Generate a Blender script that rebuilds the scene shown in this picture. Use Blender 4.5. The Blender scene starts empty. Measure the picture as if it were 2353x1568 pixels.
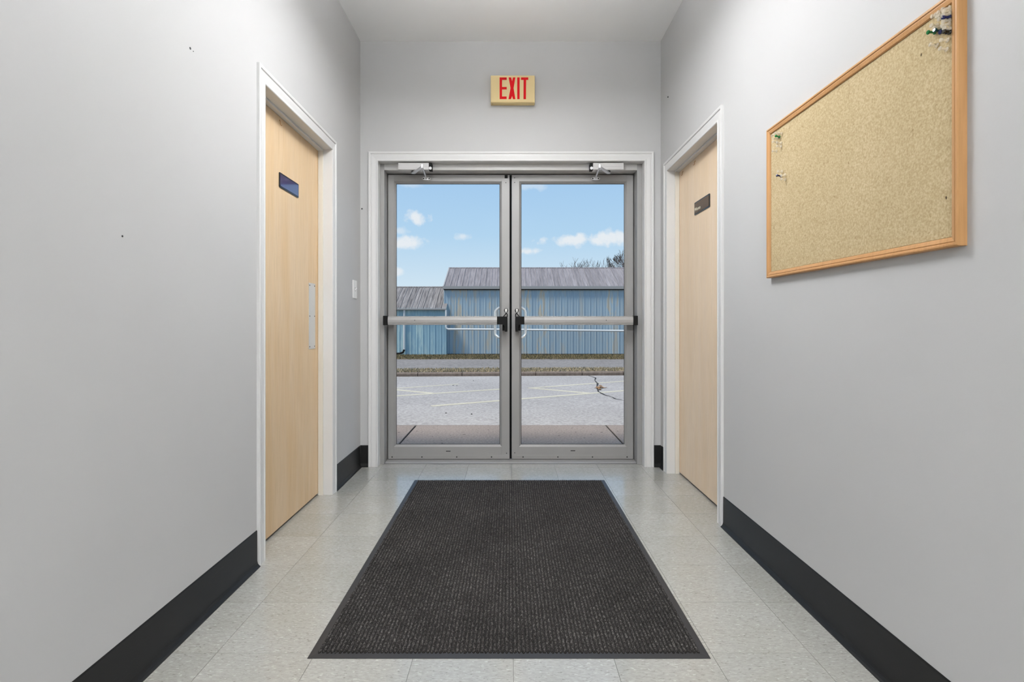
import bpy, bmesh, math, random
from mathutils import Vector, Matrix
R = random.Random(7)
SC = bpy.context.scene
COL = SC.collection

# ------------------------------------------------------------------ camera
F = 1250.0                      # focal length in pixels of the 2353 px wide frame
VX, VY = 1172.0, 741.0          # vanishing point of the corridor
H = 1.02                        # camera height
cam = bpy.data.cameras.new('camera')
cam.sensor_width = 36.0
cam.lens = F / 2353 * 36
cam.shift_x = (1176.5 - VX) / 2353
cam.shift_y = -(784 - VY) / 2353
cam.clip_start = 0.02
cam.clip_end = 500
camo = bpy.data.objects.new('camera', cam)
camo.location = (0, 0, H)
camo.rotation_euler = (math.pi / 2, 0, 0)
COL.objects.link(camo)
SC.camera = camo
SC.view_settings.view_transform = 'Standard'
SC.view_settings.look = 'None'
SC.view_settings.gamma = 1.0
SC.view_settings.exposure = 0.0
SC.view_settings.use_curve_mapping = False

ADDED_LAMPS = {'a_down': 35.0, 'a_up': 36.0, 'b_down': 68.0}   # radiance of the added lamp faces
SUN = 4.0
SKY = 1.0

# ------------------------------------------------------------------ sky
def make_world():
    w = bpy.data.worlds.new('sky')
    SC.world = w
    w.use_nodes = True
    nt = w.node_tree
    N, L = nt.nodes, nt.links
    N.clear()
    def math_(op, a, b=None, c=None, clamp=False):
        n = N.new('ShaderNodeMath')
        n.operation = op
        n.use_clamp = clamp
        for i, v in enumerate((a, b, c)):
            if v is None:
                continue
            if isinstance(v, (int, float)):
                n.inputs[i].default_value = v
            else:
                L.new(v, n.inputs[i])
        return n.outputs[0]
    tc = N.new('ShaderNodeTexCoord')
    sp = N.new('ShaderNodeSeparateXYZ')
    L.new(tc.outputs['Generated'], sp.inputs[0])
    az = math_('ARCTAN2', sp.outputs[0], sp.outputs[1])
    azw = math_('WRAP', az, 0.29, -0.25)
    el = math_('ARCSINE', sp.outputs[2])
    ramp = N.new('ShaderNodeValToRGB')
    e = ramp.color_ramp.elements
    e[0].position = 0.0
    e[0].color = (0.74, 0.85, 0.94, 1)
    e[1].position = 1.0
    e[1].color = (0.24, 0.43, 0.80, 1)
    for p, c in ((0.07, (0.65, 0.79, 0.92, 1)), (0.16, (0.47, 0.68, 0.90, 1)), (0.27, (0.385, 0.60, 0.88, 1))):
        k = e.new(p)
        k.color = c
    L.new(math_('MULTIPLY', el, 1.0, clamp=True), ramp.inputs[0])
    noise = N.new('ShaderNodeTexNoise')
    noise.inputs['Scale'].default_value = 52
    noise.inputs['Detail'].default_value = 5
    noise.inputs['Roughness'].default_value = 0.55
    L.new(tc.outputs['Generated'], noise.inputs['Vector'])
    nz = math_('MULTIPLY_ADD', noise.outputs['Fac'], 2.3, -1.1)
    mask = None
    puffs = [(960, 501, 28, 15, 1.0), (928, 559, 48, 17, 1.0), (1062, 543, 17, 10, .7), (1214, 578, 26, 9, .9),
             (1318, 552, 70, 14, 1.0), (1402, 547, 56, 19, 1.0), (914, 625, 22, 10, .8), (938, 424, 34, 8, .4),
             (1218, 428, 44, 10, .4), (918, 530, 20, 10, .5)]
    for (u, v, a, b, s) in puffs:
        x, y = (u - VX) / F, (VY - v) / F
        A0 = math.atan(x)
        E0 = math.atan(y / math.sqrt(1 + x * x))
        dx = math_('DIVIDE', math_('SUBTRACT', azw, A0), a / F)
        dy = math_('DIVIDE', math_('SUBTRACT', el, E0), b / F)
        r2 = math_('ADD', math_('MULTIPLY', dx, dx), math_('MULTIPLY', dy, dy))
        m = math_('ADD', math_('SUBTRACT', 1.0, math_('SQRT', r2)), nz)
        m = math_('MULTIPLY', math_('SMOOTH_MIN', math_('MAXIMUM', math_('MULTIPLY', m, 1.5), 0.0), 1.0, 0.3), s)
        mask = m if mask is None else math_('MAXIMUM', mask, m)
    mix = N.new('ShaderNodeMix')
    mix.data_type = 'RGBA'
    L.new(math_('MULTIPLY', mask, 0.9, clamp=True), mix.inputs[0])
    L.new(ramp.outputs[0], mix.inputs[6])
    mix.inputs[7].default_value = (0.88, 0.89, 0.93, 1)
    bg = N.new('ShaderNodeBackground')
    bg.inputs['Strength'].default_value = SKY
    L.new(mix.outputs[2], bg.inputs['Color'])
    out = N.new('ShaderNodeOutputWorld')
    L.new(bg.outputs[0], out.inputs[0])
make_world()

sun = bpy.data.lights.new('sun', 'SUN')
sun.energy = SUN
sun.color = (1.0, 0.90, 0.79)
sun.angle = math.radians(12)
suno = bpy.data.objects.new('sun', sun)
suno.rotation_euler = Vector((-0.42, -0.22, 0.88)).to_track_quat('Z', 'Y').to_euler()
suno.location = (6, 6, 12)
COL.objects.link(suno)

# ------------------------------------------------------------------ materials
def mat(name, col, rough=0.6, metal=0.0, spec=0.5, coat=0.0):
    m = bpy.data.materials.new(name)
    m.use_nodes = True
    b = m.node_tree.nodes['Principled BSDF']
    b.inputs['Base Color'].default_value = (*col, 1)
    b.inputs['Roughness'].default_value = rough
    b.inputs['Metallic'].default_value = metal
    b.inputs['Specular IOR Level'].default_value = spec
    b.inputs['Coat Weight'].default_value = coat
    b.inputs['Coat Roughness'].default_value = 0.12 if coat else 0.03
    return m

class G:
    """small helper to wire nodes of a material"""
    def __init__(s, m):
        s.m = m
        s.nt = m.node_tree
        s.N, s.L = s.nt.nodes, s.nt.links
        s.b = s.N['Principled BSDF']
    def coord(s, scale=(1, 1, 1), rot=(0, 0, 0), rnd=False, kind='Object'):
        tc = s.N.new('ShaderNodeTexCoord')
        mp = s.N.new('ShaderNodeMapping')
        mp.inputs['Scale'].default_value = scale
        mp.inputs['Rotation'].default_value = rot
        s.L.new(tc.outputs[kind], mp.inputs[0])
        out = mp.outputs[0]
        if rnd:
            oi = s.N.new('ShaderNodeObjectInfo')
            a = s.N.new('ShaderNodeVectorMath')
            a.operation = 'ADD'
            c = s.N.new('ShaderNodeVectorMath')
            c.operation = 'SCALE'
            c.inputs[0].default_value = (71, 37, 53)
            s.L.new(oi.outputs['Random'], c.inputs['Scale'])
            s.L.new(out, a.inputs[0])
            s.L.new(c.outputs[0], a.inputs[1])
            out = a.outputs[0]
        return out
    def rand(s):
        return s.N.new('ShaderNodeObjectInfo').outputs['Random']
    def noise(s, vec, scale, detail=3, rough=0.5, dist=0.0):
        n = s.N.new('ShaderNodeTexNoise')
        n.inputs['Scale'].default_value = scale
        n.inputs['Detail'].default_value = detail
        n.inputs['Roughness'].default_value = rough
        n.inputs['Distortion'].default_value = dist
        s.L.new(vec, n.inputs['Vector'])
        return n.outputs['Fac']
    def ramp(s, fac, stops):
        r = s.N.new('ShaderNodeValToRGB')
        e = r.color_ramp.elements
        for i, (p, c) in enumerate(stops):
            if i < 2:
                k = e[i]
                k.position = p
            else:
                k = e.new(p)
            k.color = (c, c, c, 1) if isinstance(c, (int, float)) else (*c, 1)
        s.L.new(fac, r.inputs[0])
        return r.outputs[0]
    def mix(s, fac, a, b, mode='MIX'):
        n = s.N.new('ShaderNodeMix')
        n.data_type = 'RGBA'
        n.blend_type = mode
        for sock, v in ((n.inputs[0], fac), (n.inputs[6], a), (n.inputs[7], b)):
            if isinstance(v, (int, float)):
                sock.default_value = v
            elif isinstance(v, tuple):
                sock.default_value = (*v, 1)
            else:
                s.L.new(v, sock)
        return n.outputs[2]
    def math(s, op, a, b):
        n = s.N.new('ShaderNodeMath')
        n.operation = op
        for i, v in enumerate((a, b)):
            if isinstance(v, (int, float)):
                n.inputs[i].default_value = v
            else:
                s.L.new(v, n.inputs[i])
        return n.outputs[0]
    def base(s, c):
        s.L.new(c, s.b.inputs['Base Color'])
    def bump(s, h, strength=0.1, dist=0.002):
        n = s.N.new('ShaderNodeBump')
        n.inputs['Strength'].default_value = strength
        n.inputs['Distance'].default_value = dist
        s.L.new(h, n.inputs['Height'])
        s.L.new(n.outputs[0], s.b.inputs['Normal'])

M = {}
def wall_paint(name, col):
    m = mat(name, col, 0.55, spec=0.35)
    g = G(m)
    n = g.noise(g.coord(), 1.3, 3)
    c = g.mix(g.ramp(n, [(0.3, 0.0), (0.75, 1.0)]), tuple(x * 0.975 for x in col), tuple(x * 1.02 for x in col))
    g.base(c)
    g.bump(g.noise(g.coord(), 160, 2), 0.10, 0.001)
    return m
M['wall'] = wall_paint('grey_wall_paint', (0.49, 0.49, 0.49))
M['ceiling'] = wall_paint('white_ceiling_paint', (0.90, 0.90, 0.895))
M['trim'] = mat('white_trim_paint', (0.65, 0.65, 0.645), 0.38)
M['stop'] = mat('cream_stop_paint', (0.66, 0.63, 0.56), 0.4)  # cream tint paints in the light bounced off the wooden doors
M['back'] = mat('dark_backing', (0.03, 0.03, 0.03), 0.9)
M['blk'] = mat('black_plastic', (0.009, 0.009, 0.009), 0.6, spec=0.15)
M['screw'] = mat('dark_screw', (0.02, 0.02, 0.022), 0.5, 0.3)
M['rubber'] = mat('black_rubber', (0.006, 0.006, 0.006), 0.75, spec=0.1)
M['chrome'] = mat('chrome', (0.88, 0.89, 0.92), 0.25, 0.25)
M['steel'] = mat('brushed_steel', (0.72, 0.73, 0.74), 0.32, 0.9)
def alu(name, v, rough, metal):
    return mat(name, (v, v * 0.992, v * 0.984), rough, metal)
M['alu'] = alu('anodised_aluminium', 0.30, 0.50, 0.25)
M['alubar'] = alu('satin_aluminium_bar', 0.37, 0.45, 0.25)
M['alu_head'] = alu('pale_aluminium_header', 0.52, 0.5, 0.15)
def base_mat():
    m = mat('black_vinyl_base', (0.010, 0.010, 0.010), 0.42, spec=0.25)
    g = G(m)
    s = g.noise(g.coord((14, 3, 60), (0.6, 0, 0)), 3.0, 4, 0.7)
    g.base(g.mix(g.ramp(s, [(0.66, 0.0), (0.74, 1.0)]), (0.011, 0.011, 0.011), (0.035, 0.034, 0.033)))
    return m
M['base'] = base_mat()
def wood(name, c0, c1, c2):
    m = mat(name, c1, 0.42, spec=0.35)
    g = G(m)
    big = g.noise(g.coord((3.2, 3.2, 0.55)), 2.2, 3, 0.5, 0.6)
    fine = g.noise(g.coord((60, 60, 2.0)), 3.0, 4, 0.6)
    wide = g.noise(g.coord((9, 9, 0.5)), 2.0, 3, 0.5, 0.3)
    c = g.mix(g.ramp(big, [(0.35, 0.0), (0.68, 1.0)]), c0, c1)
    c = g.mix(g.math('MULTIPLY', g.ramp(wide, [(0.45, 0.0), (0.75, 1.0)]), 0.5), c, c2)
    c = g.mix(g.math('MULTIPLY', g.ramp(fine, [(0.45, 0.0), (0.75, 1.0)]), 0.5), c, tuple(x * .74 for x in c0))
    g.base(c)
    return m
M['maple_l'] = wood('maple_veneer', (0.66, 0.465, 0.26), (0.70, 0.53, 0.34), (0.72, 0.57, 0.41))
M['maple_r'] = wood('pinkish_maple_veneer', (0.78, 0.60, 0.41), (0.82, 0.65, 0.47), (0.81, 0.66, 0.52))
M['frame_wood'] = wood('oak_frame_wood', (0.46, 0.245, 0.095), (0.52, 0.285, 0.12), (0.49, 0.28, 0.13))
def vct():
    m = mat('vinyl_tile', (0.5, 0.5, 0.48), 0.26, spec=0.5, coat=0.55)
    g = G(m)
    v = g.coord((1, 1, 1), (0, 0, 0), True)
    def rotated(a, sc):
        mp = g.N.new('ShaderNodeMapping')
        mp.inputs['Rotation'].default_value = (0, 0, a)
        mp.inputs['Scale'].default_value = sc
        g.L.new(v, mp.inputs[0])
        return mp.outputs[0]
    n1 = g.noise(rotated(0.5, (1, 2.6, 1)), 60, 4, 0.6, 0.2)
    n2 = g.noise(rotated(0.8, (1, 2.4, 1)), 78, 2, 0.5, 0.3)
    n3 = g.noise(rotated(0.3, (1, 2.2, 1)), 66, 2, 0.5, 0.3)
    n4 = g.noise(v, 6, 3)
    r = g.rand()
    c = g.mix(g.ramp(n1, [(0.3, 0.0), (0.7, 1.0)]), (0.34, 0.335, 0.312), (0.44, 0.435, 0.412))
    c = g.mix(g.ramp(n2, [(0.62, 0.0), (0.70, 0.6)]), c, (0.19, 0.185, 0.168))
    c = g.mix(g.ramp(n3, [(0.62, 0.0), (0.72, 0.7)]), c, (0.58, 0.58, 0.56))
    c = g.mix(0.5, c, g.ramp(n4, [(0.3, (0.90, 0.885, 0.83)), (0.7, (1.0, 1.0, 1.0))]), 'MULTIPLY')
    c = g.mix(1.0, c, g.ramp(r, [(0.0, (0.93, 0.93, 0.92)), (1.0, (1.03, 1.03, 1.03))]), 'MULTIPLY')
    g.base(c)
    return m
M['vct'] = vct()
M['grout'] = mat('tile_joint', (0.10, 0.095, 0.085), 0.9)
def mat_pile():
    m = mat('charcoal_ribbed_pile', (0.04, 0.04, 0.04), 0.95, spec=0.1)
    g = G(m)
    sp = g.N.new('ShaderNodeSeparateXYZ')
    g.L.new(g.coord(), sp.inputs[0])
    # height of the loop gives tip colour
    tip = g.ramp(sp.outputs[2], [(0.0058, 0.0), (0.0092, 1.0)])
    n = g.noise(g.coord((1, 0.7, 1)), 330, 3, 0.7)
    n2 = g.noise(g.coord(), 3.2, 4, 0.6)
    n3 = g.noise(g.coord((1, 0.45, 1)), 190, 2, 0.6)
    dark = (0.016, 0.0142, 0.0132)
    light = g.mix(g.ramp(n3, [(0.42, 0.0), (0.66, 1.0)]), (0.045, 0.041, 0.038), (0.33, 0.31, 0.295))
    c = g.mix(g.math('MULTIPLY', tip, g.ramp(n, [(0.40, 0.0), (0.62, 1.0)])), dark, light)
    c = g.mix(1.0, c, g.ramp(n2, [(0.3, (0.75, 0.74, 0.73)), (0.7, (1.2, 1.2, 1.2))]), 'MULTIPLY')
    g.base(c)
    g.b.inputs['Sheen Weight'].default_value = 0.035
    g.b.inputs['Sheen Roughness'].default_value = 0.6
    return m
M['pile'] = mat_pile()
M['matrub'] = mat('mat_rubber_border', (0.022, 0.022, 0.024), 0.42)
def cork():
    m = mat('cork', (0.5, 0.4, 0.24), 0.9, spec=0.15)
    g = G(m)
    n = g.noise(g.coord(), 170, 3, 0.6, 0.3)
    n2 = g.noise(g.coord((1, 1, 0.7)), 75, 2, 0.5, 1.0)
    n3 = g.noise(g.coord(), 3, 3)
    n4 = g.noise(g.coord((1, 1, 0.6)), 60, 1, 0.3)
    c = g.mix(g.ramp(n, [(0.34, 0.0), (0.68, 1.0)]), (0.385, 0.295, 0.16), (0.54, 0.445, 0.28))
    c = g.mix(g.ramp(n2, [(0.68, 0.0), (0.74, 0.65)]), c, (0.24, 0.16, 0.07))
    c = g.mix(g.ramp(n4, [(0.80, 0.0), (0.81, 0.9)]), c, (0.04, 0.025, 0.012))
    c = g.mix(1.0, c, g.ramp(n3, [(0.3, (0.94, 0.93, 0.90)), (0.7, (1.04, 1.04, 1.06))]), 'MULTIPLY')
    g.base(c)
    g.bump(n, 0.35, 0.002)
    return m
M['cork'] = cork()
def glass():
    m = bpy.data.materials.new('clear_glass')
    m.use_nodes = True
    nt = m.node_tree
    nt.nodes.clear()
    t = nt.nodes.new('ShaderNodeBsdfTransparent')
    t.inputs[0].default_value = (0.97, 0.985, 0.98, 1)
    gl = nt.nodes.new('ShaderNodeBsdfGlossy')
    gl.inputs['Roughness'].default_value = 0.10
    fr = nt.nodes.new('ShaderNodeFresnel')
    fr.inputs['IOR'].default_value = 1.02
    mx = nt.nodes.new('ShaderNodeMixShader')
    o = nt.nodes.new('ShaderNodeOutputMaterial')
    nt.links.new(fr.outputs[0], mx.inputs[0])
    nt.links.new(t.outputs[0], mx.inputs[1])
    nt.links.new(gl.outputs[0], mx.inputs[2])
    nt.links.new(mx.outputs[0], o.inputs[0])
    return m
M['glass'] = glass()
def clear_plastic():
    m = bpy.data.materials.new('clear_plastic')
    m.use_nodes = True
    nt = m.node_tree
    b = nt.nodes['Principled BSDF']
    b.inputs['Base Color'].default_value = (0.85, 0.80, 0.70, 1)
    b.inputs['Roughness'].default_value = 0.08
    t = nt.nodes.new('ShaderNodeBsdfTransparent')
    t.inputs[0].default_value = (0.95, 0.93, 0.88, 1)
    mx = nt.nodes.new('ShaderNodeMixShader')
    mx.inputs[0].default_value = 0.38
    o = nt.nodes['Material Output']
    nt.links.new(t.outputs[0], mx.inputs[1])
    nt.links.new(b.outputs[0], mx.inputs[2])
    nt.links.new(mx.outputs[0], o.inputs[0])
    return m
M['pin_clear'] = clear_plastic()
M['pin_green'] = mat('green_plastic', (0.01, 0.16, 0.04), 0.15)
M['pin_blue'] = mat('navy_plastic', (0.01, 0.014, 0.07), 0.15)
M['pin_teal'] = mat('dark_teal_plastic', (0.004, 0.05, 0.06), 0.15)
M['pin_black'] = mat('brown_black_plastic', (0.02, 0.016, 0.01), 0.15)
M['sign_cream'] = mat('aged_cream_plastic', (0.72, 0.57, 0.30), 0.55, spec=0.2)
M['sign_red'] = mat('red_letter', (0.60, 0.010, 0.014), 0.7, spec=0.1)
M['navy'] = mat('navy_sign_gloss', (0.030, 0.018, 0.10), 0.06, coat=1.0)
M['brown'] = mat('dark_brown_sign_gloss', (0.085, 0.045, 0.014), 0.3, spec=0.25)
M['signedge'] = mat('black_sign_edge', (0.008, 0.006, 0.006), 0.25)
M['letter'] = mat('cream_letter', (0.72, 0.68, 0.55), 0.5)
M['plastic_w'] = mat('white_plastic', (0.78, 0.78, 0.77), 0.35)
def emit(name, col, s):
    m = mat(name, (0.9, 0.9, 0.9), 0.5)
    b = m.node_tree.nodes['Principled BSDF']
    b.inputs['Emission Color'].default_value = (*col, 1)
    b.inputs['Emission Strength'].default_value = s
    return m
for k_, v_ in ADDED_LAMPS.items():
    M['lamp_' + k_] = emit('lit_diffuser_' + k_, (0.985, 0.99, 1.0), v_)
# outside
def speckled(name, c0, c1, scale, big=0.6, rough=0.9, dark=None):
    m = mat(name, c0, rough, spec=0.25)
    g = G(m)
    n = g.noise(g.coord(), scale, 3, 0.7)
    n2 = g.noise(g.coord(), big, 4, 0.6)
    c = g.mix(g.ramp(n, [(0.3, 0.0), (0.7, 1.0)]), c0, c1)
    c = g.mix(1.0, c, g.ramp(n2, [(0.3, (0.88, 0.88, 0.88)), (0.7, (1.06, 1.06, 1.06))]), 'MULTIPLY')
    if dark:
        n3 = g.noise(g.coord(), scale * 0.35, 1, 0.4)
        c = g.mix(g.ramp(n3, [(0.74, 0.0), (0.77, 1.0)]), c, dark)
    g.base(c)
    g.bump(n, 0.25, 0.004)
    return m
M['asphalt'] = speckled('bleached_asphalt', (0.26, 0.243, 0.232), (0.49, 0.462, 0.438), 28)
M['road'] = speckled('gravel_road', (0.14, 0.128, 0.12), (0.33, 0.305, 0.285), 9)
M['concrete'] = speckled('tan_concrete', (0.185, 0.150, 0.130), (0.345, 0.288, 0.252), 55, 1.5, dark=(0.07, 0.05, 0.045))
M['kerb'] = speckled('brown_kerb_concrete', (0.15, 0.115, 0.092), (0.25, 0.20, 0.165), 16)
M['soil'] = speckled('soil', (0.10, 0.075, 0.05), (0.17, 0.13, 0.085), 20)
M['joint'] = mat('dark_joint', (0.025, 0.02, 0.018), 0.95)
M['line'] = speckled('faded_yellow_paint', (0.46, 0.42, 0.32), (0.62, 0.58, 0.46), 40)
M['crack'] = mat('asphalt_crack', (0.03, 0.027, 0.025), 0.95)
M['leaf'] = mat('dry_leaf', (0.28, 0.15, 0.06), 0.8)
def blades(name, c0, c1):
    m = mat(name, c0, 0.9, spec=0.1)
    g = G(m)
    g.base(g.mix(g.ramp(g.noise(g.coord(), 3.0, 3), [(0.3, 0.0), (0.7, 1.0)]), c0, c1))
    return m
M['grass_tan'] = blades('dry_grass', (0.36, 0.29, 0.18), (0.50, 0.42, 0.29))
M['grass_green'] = blades('winter_grass', (0.15, 0.13, 0.07), (0.27, 0.215, 0.12))
def siding(name, c0, c1, fade, tan=0.5):
    m = mat(name, c0, 0.6, spec=0.3)
    g = G(m)
    r = g.rand()
    n = g.noise(g.coord((2.2, 2.2, 0.5), (0, 0, 0), True), 1.6, 4, 0.6, 0.4)
    f = g.noise(g.coord((14, 14, 0.8), (0, 0, 0), True), 1.5, 4, 0.65)
    c = g.mix(g.ramp(f, [(0.3, 0.0), (0.75, 1.0)]), c0, c1)
    c = g.mix(g.math('MULTIPLY', g.ramp(n, [(0.47, 0.0), (0.60, 1.0)]), g.math('MULTIPLY', r, tan)), c, fade)
    c = g.mix(1.0, c, g.ramp(r, [(0.0, (0.88, 0.90, 0.93)), (1.0, (1.06, 1.04, 1.02))]), 'MULTIPLY')
    sp = g.noise(g.coord((1, 1, 1), (0, 0, 0), True), 3.0, 2, 0.4)
    c = g.mix(g.ramp(sp, [(0.78, 0.0), (0.80, 0.6)]), c, (0.6, 0.65, 0.68))
    g.base(c)
    return m
M['blue'] = siding('faded_blue_siding', (0.34, 0.46, 0.55), (0.43, 0.53, 0.58), (0.52, 0.48, 0.40), 1.3)
M['blue2'] = siding('bleached_blue_siding', (0.28, 0.46, 0.57), (0.38, 0.56, 0.62), (0.52, 0.68, 0.68), 1.0)
def roofmat(name, c0, c1):
    m = mat(name, c0, 0.7, spec=0.3)
    g = G(m)
    f = g.noise(g.coord((8, 0.5, 0.5), (0, 0, 0), True), 1.6, 5, 0.7)
    r = g.rand()
    c = g.mix(g.ramp(f, [(0.32, 0.0), (0.7, 1.0)]), c0, c1)
    c = g.mix(1.0, c, g.ramp(r, [(0.0, (0.85, 0.85, 0.85)), (1.0, (1.1, 1.1, 1.1))]), 'MULTIPLY')
    g.base(c)
    return m
M['roof'] = roofmat('grey_metal_roof', (0.18, 0.165, 0.172), (0.34, 0.315, 0.325))
M['roof2'] = roofmat('streaked_metal_roof', (0.10, 0.09, 0.09), (0.36, 0.34, 0.33))
M['fascia'] = mat('pale_grey_fascia', (0.36, 0.35, 0.34), 0.6)
M['pipe'] = mat('white_downspout', (0.72, 0.74, 0.74), 0.45)
M['bark'] = mat('bare_bark', (0.11, 0.085, 0.075), 0.9)
M['brickx'] = mat('outer_wall_render', (0.4, 0.36, 0.32), 0.9)

# ------------------------------------------------------------------ builders
class MB:
    def __init__(s):
        s.v, s.f = [], []
    def add(s, v, f):
        k = len(s.v)
        s.v += [tuple(p) for p in v]
        s.f += [tuple(i + k for i in q) for q in f]
        return s
    def box(s, x0, x1, y0, y1, z0, z1):
        v = [(x, y, z) for z in (z0, z1) for y in (y0, y1) for x in (x0, x1)]
        return s.add(v, [(0, 2, 3, 1), (4, 5, 7, 6), (0, 1, 5, 4), (2, 6, 7, 3), (0, 4, 6, 2), (1, 3, 7, 5)])
    def loft(s, a, b, caps=True):
        n = len(a)
        f = [(i, (i + 1) % n, n + (i + 1) % n, n + i) for i in range(n)]
        if caps:
            f += [tuple(range(n))[::-1], tuple(range(n, 2 * n))]
        return s.add(list(a) + list(b), f)
    def tube(s, pts, r, n=8, caps=True):
        pts = [Vector(p) for p in pts]
        rs = r if isinstance(r, (list, tuple)) else [r] * len(pts)
        rings = []
        t0 = (pts[1] - pts[0]).normalized()
        ref = Vector((0, 0, 1)) if abs(t0.z) < 0.9 else Vector((1, 0, 0))
        u = t0.cross(ref).normalized()
        for i, p in enumerate(pts):
            t = (pts[min(i + 1, len(pts) - 1)] - pts[max(i - 1, 0)]).normalized()
            u = (u - t * u.dot(t)).normalized()
            w = t.cross(u)
            rings.append([p + (u * math.cos(2 * math.pi * k / n) + w * math.sin(2 * math.pi * k / n)) * rs[i] for k in range(n)])
        v = [q for g in rings for q in g]
        f = []
        for i in range(len(pts) - 1):
            for k in range(n):
                f.append((i * n + k, i * n + (k + 1) % n, (i + 1) * n + (k + 1) % n, (i + 1) * n + k))
        if caps:
            f.append(tuple(range(n))[::-1])
            f.append(tuple((len(pts) - 1) * n + k for k in range(n)))
        return s.add(v, f)
    def lathe(s, prof, axis, origin, n=12):
        """prof: (r, h) along axis from origin"""
        ax = Vector(axis).normalized()
        ref = Vector((0, 0, 1)) if abs(ax.z) < 0.9 else Vector((1, 0, 0))
        u = ax.cross(ref).normalized()
        w = ax.cross(u)
        o = Vector(origin)
        v = [o + ax * h + (u * math.cos(2 * math.pi * k / n) + w * math.sin(2 * math.pi * k / n)) * r for r, h in prof for k in range(n)]
        m = len(prof)
        f = [(i * n + k, i * n + (k + 1) % n, (i + 1) * n + (k + 1) % n, (i + 1) * n + k) for i in range(m - 1) for k in range(n)]
        f += [tuple(range(n))[::-1], tuple((m - 1) * n + k for k in range(n))]
        return s.add(v, f)
    def poly(s, pts2, y0, y1):
        """polygon in the x,z plane extruded along y"""
        return s.loft([(x, y0, z) for x, z in pts2], [(x, y1, z) for x, z in pts2])
    def mesh(s, name, bevel=0.0, smooth=False, fix=True):
        me = bpy.data.meshes.new(name)
        me.from_pydata(s.v, [], s.f)
        if fix or bevel:
            bm = bmesh.new()
            bm.from_mesh(me)
            bmesh.ops.recalc_face_normals(bm, faces=bm.faces)
            if bevel:
                ed = [e for e in bm.edges if len(e.link_faces) == 2 and e.calc_face_angle(0) > 0.6]
                bmesh.ops.bevel(bm, geom=ed, offset=bevel, segments=2, affect='EDGES', profile=0.6, clamp_overlap=True)
            bm.to_mesh(me)
            bm.free()
        if smooth:
            me.polygons.foreach_set('use_smooth', [True] * len(me.polygons))
        me.update()
        return me
    def build(s, name, m, parent=None, bevel=0.0, smooth=False, label=None):
        o = bpy.data.objects.new(name, s.mesh(name, bevel, smooth))
        o.data.materials.append(M[m])
        COL.objects.link(o)
        if parent is not None:
            o.parent = parent
            o.matrix_parent_inverse = parent.matrix_basis.inverted()
        if label:
            o['label'] = label
        return o

def box(name, m, x0, x1, y0, y1, z0, z1, parent=None, bevel=0.0, label=None):
    return MB().box(min(x0, x1), max(x0, x1), min(y0, y1), max(y0, y1), min(z0, z1), max(z0, z1)).build(name, m, parent, bevel, label=label)
def empty(name, loc):
    o = bpy.data.objects.new(name, None)
    o.location = loc
    o.empty_display_size = 0.1
    COL.objects.link(o)
    return o
def tag(o, label, cat=None, group=None, kind=None):
    o['label'] = label
    if cat:
        o['category'] = cat
    if group:
        o['group'] = group
    if kind:
        o['kind'] = kind
    return o
def struct(o, label, cat):
    return tag(o, label, cat, kind='structure')
def inst(src, name, loc, parent, rot=None):
    """a further copy of a piece that shares its mesh"""
    o = src.copy()
    COL.objects.link(o)
    o.name = name
    o.parent = parent
    o.matrix_parent_inverse = parent.matrix_basis.inverted() if parent else Matrix()
    o.location = loc
    if rot:
        o.rotation_euler = rot
    return o
def px(u, v, d):
    return Vector(((u - VX) * d / F, d, H + (VY - v) * d / F))

# ------------------------------------------------------------------ room shell
XL, XR, YE, YB, ZC = -1.057, 1.064, 3.84, -3.2, 3.005
TH = 0.16
DL = (2.335, 3.215)      # left door opening along the corridor
DR = (2.775, 3.665)      # right door opening
DH = 2.04                # inner edge of the casings of the wooden doors
EX = (-0.932, 0.947, 2.157)   # exit opening
YO = 4.12                # outside face of the end wall

fl = box('floor', 'grout', XL - .3, XR + .3, YB, YE + 0.28, -0.12, -0.0028)
struct(fl, 'grey vinyl tiled floor with thin dark joints and dirty edges', 'floor')
# tiles
ts, x0, y0 = 0.3048, 0.010, 1.676
tile_src = None
for j in range(-4, 8):
    ya, yb = y0 + (j) * ts, y0 + (j + 1) * ts
    yb2 = min(yb, YE + 0.075)
    for i in range(-4, 4):
        xa, xb = x0 + i * ts, x0 + (i + 1) * ts
        xa2, xb2 = max(xa, XL - 0.11), min(xb, XR + 0.11)
        if xb2 - xa2 < 0.02 or yb2 - ya < 0.01:
            continue
        full = abs(xb2 - xa2 - ts) < 1e-4 and abs(yb2 - ya - ts) < 1e-4
        g_ = 0.0006
        if full and tile_src is not None:
            inst(tile_src, 'tile', ((xa + xb) / 2, (ya + yb) / 2, 0), fl)
            continue
        cx, cy = (xa2 + xb2) / 2, (ya + yb2) / 2
        o = MB().box(xa2 - cx + g_, xb2 - cx - g_, ya - cy + g_, yb2 - cy - g_, -0.0028, 0.0).build('tile', 'vct')
        o.parent = fl
        o.location = (cx, cy, 0)
        if full:
            tile_src = o
# last row up to the exit threshold, and the plain floor behind the camera
rest = box('tile', 'vct', XL, XR, YB, y0 - 4 * ts, -0.0028, 0.0, fl)

ce = MB()
ce.add([(XL - .3, YB, ZC), (XR + .3, YB, ZC), (XR + .3, YO, ZC), (XL - .3, YO, ZC),
        (XL - .3, YB, ZC + .2), (XR + .3, YB, ZC + .2), (XR + .3, YO, ZC + .2), (XL - .3, YO, ZC + .2)],
       [(0, 1, 2, 3), (4, 7, 6, 5), (0, 4, 5, 1), (1, 5, 6, 2), (2, 6, 7, 3), (3, 7, 4, 0)])
struct(ce.build('ceiling', 'ceiling'), 'plain white painted ceiling of the corridor', 'ceiling')

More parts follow.
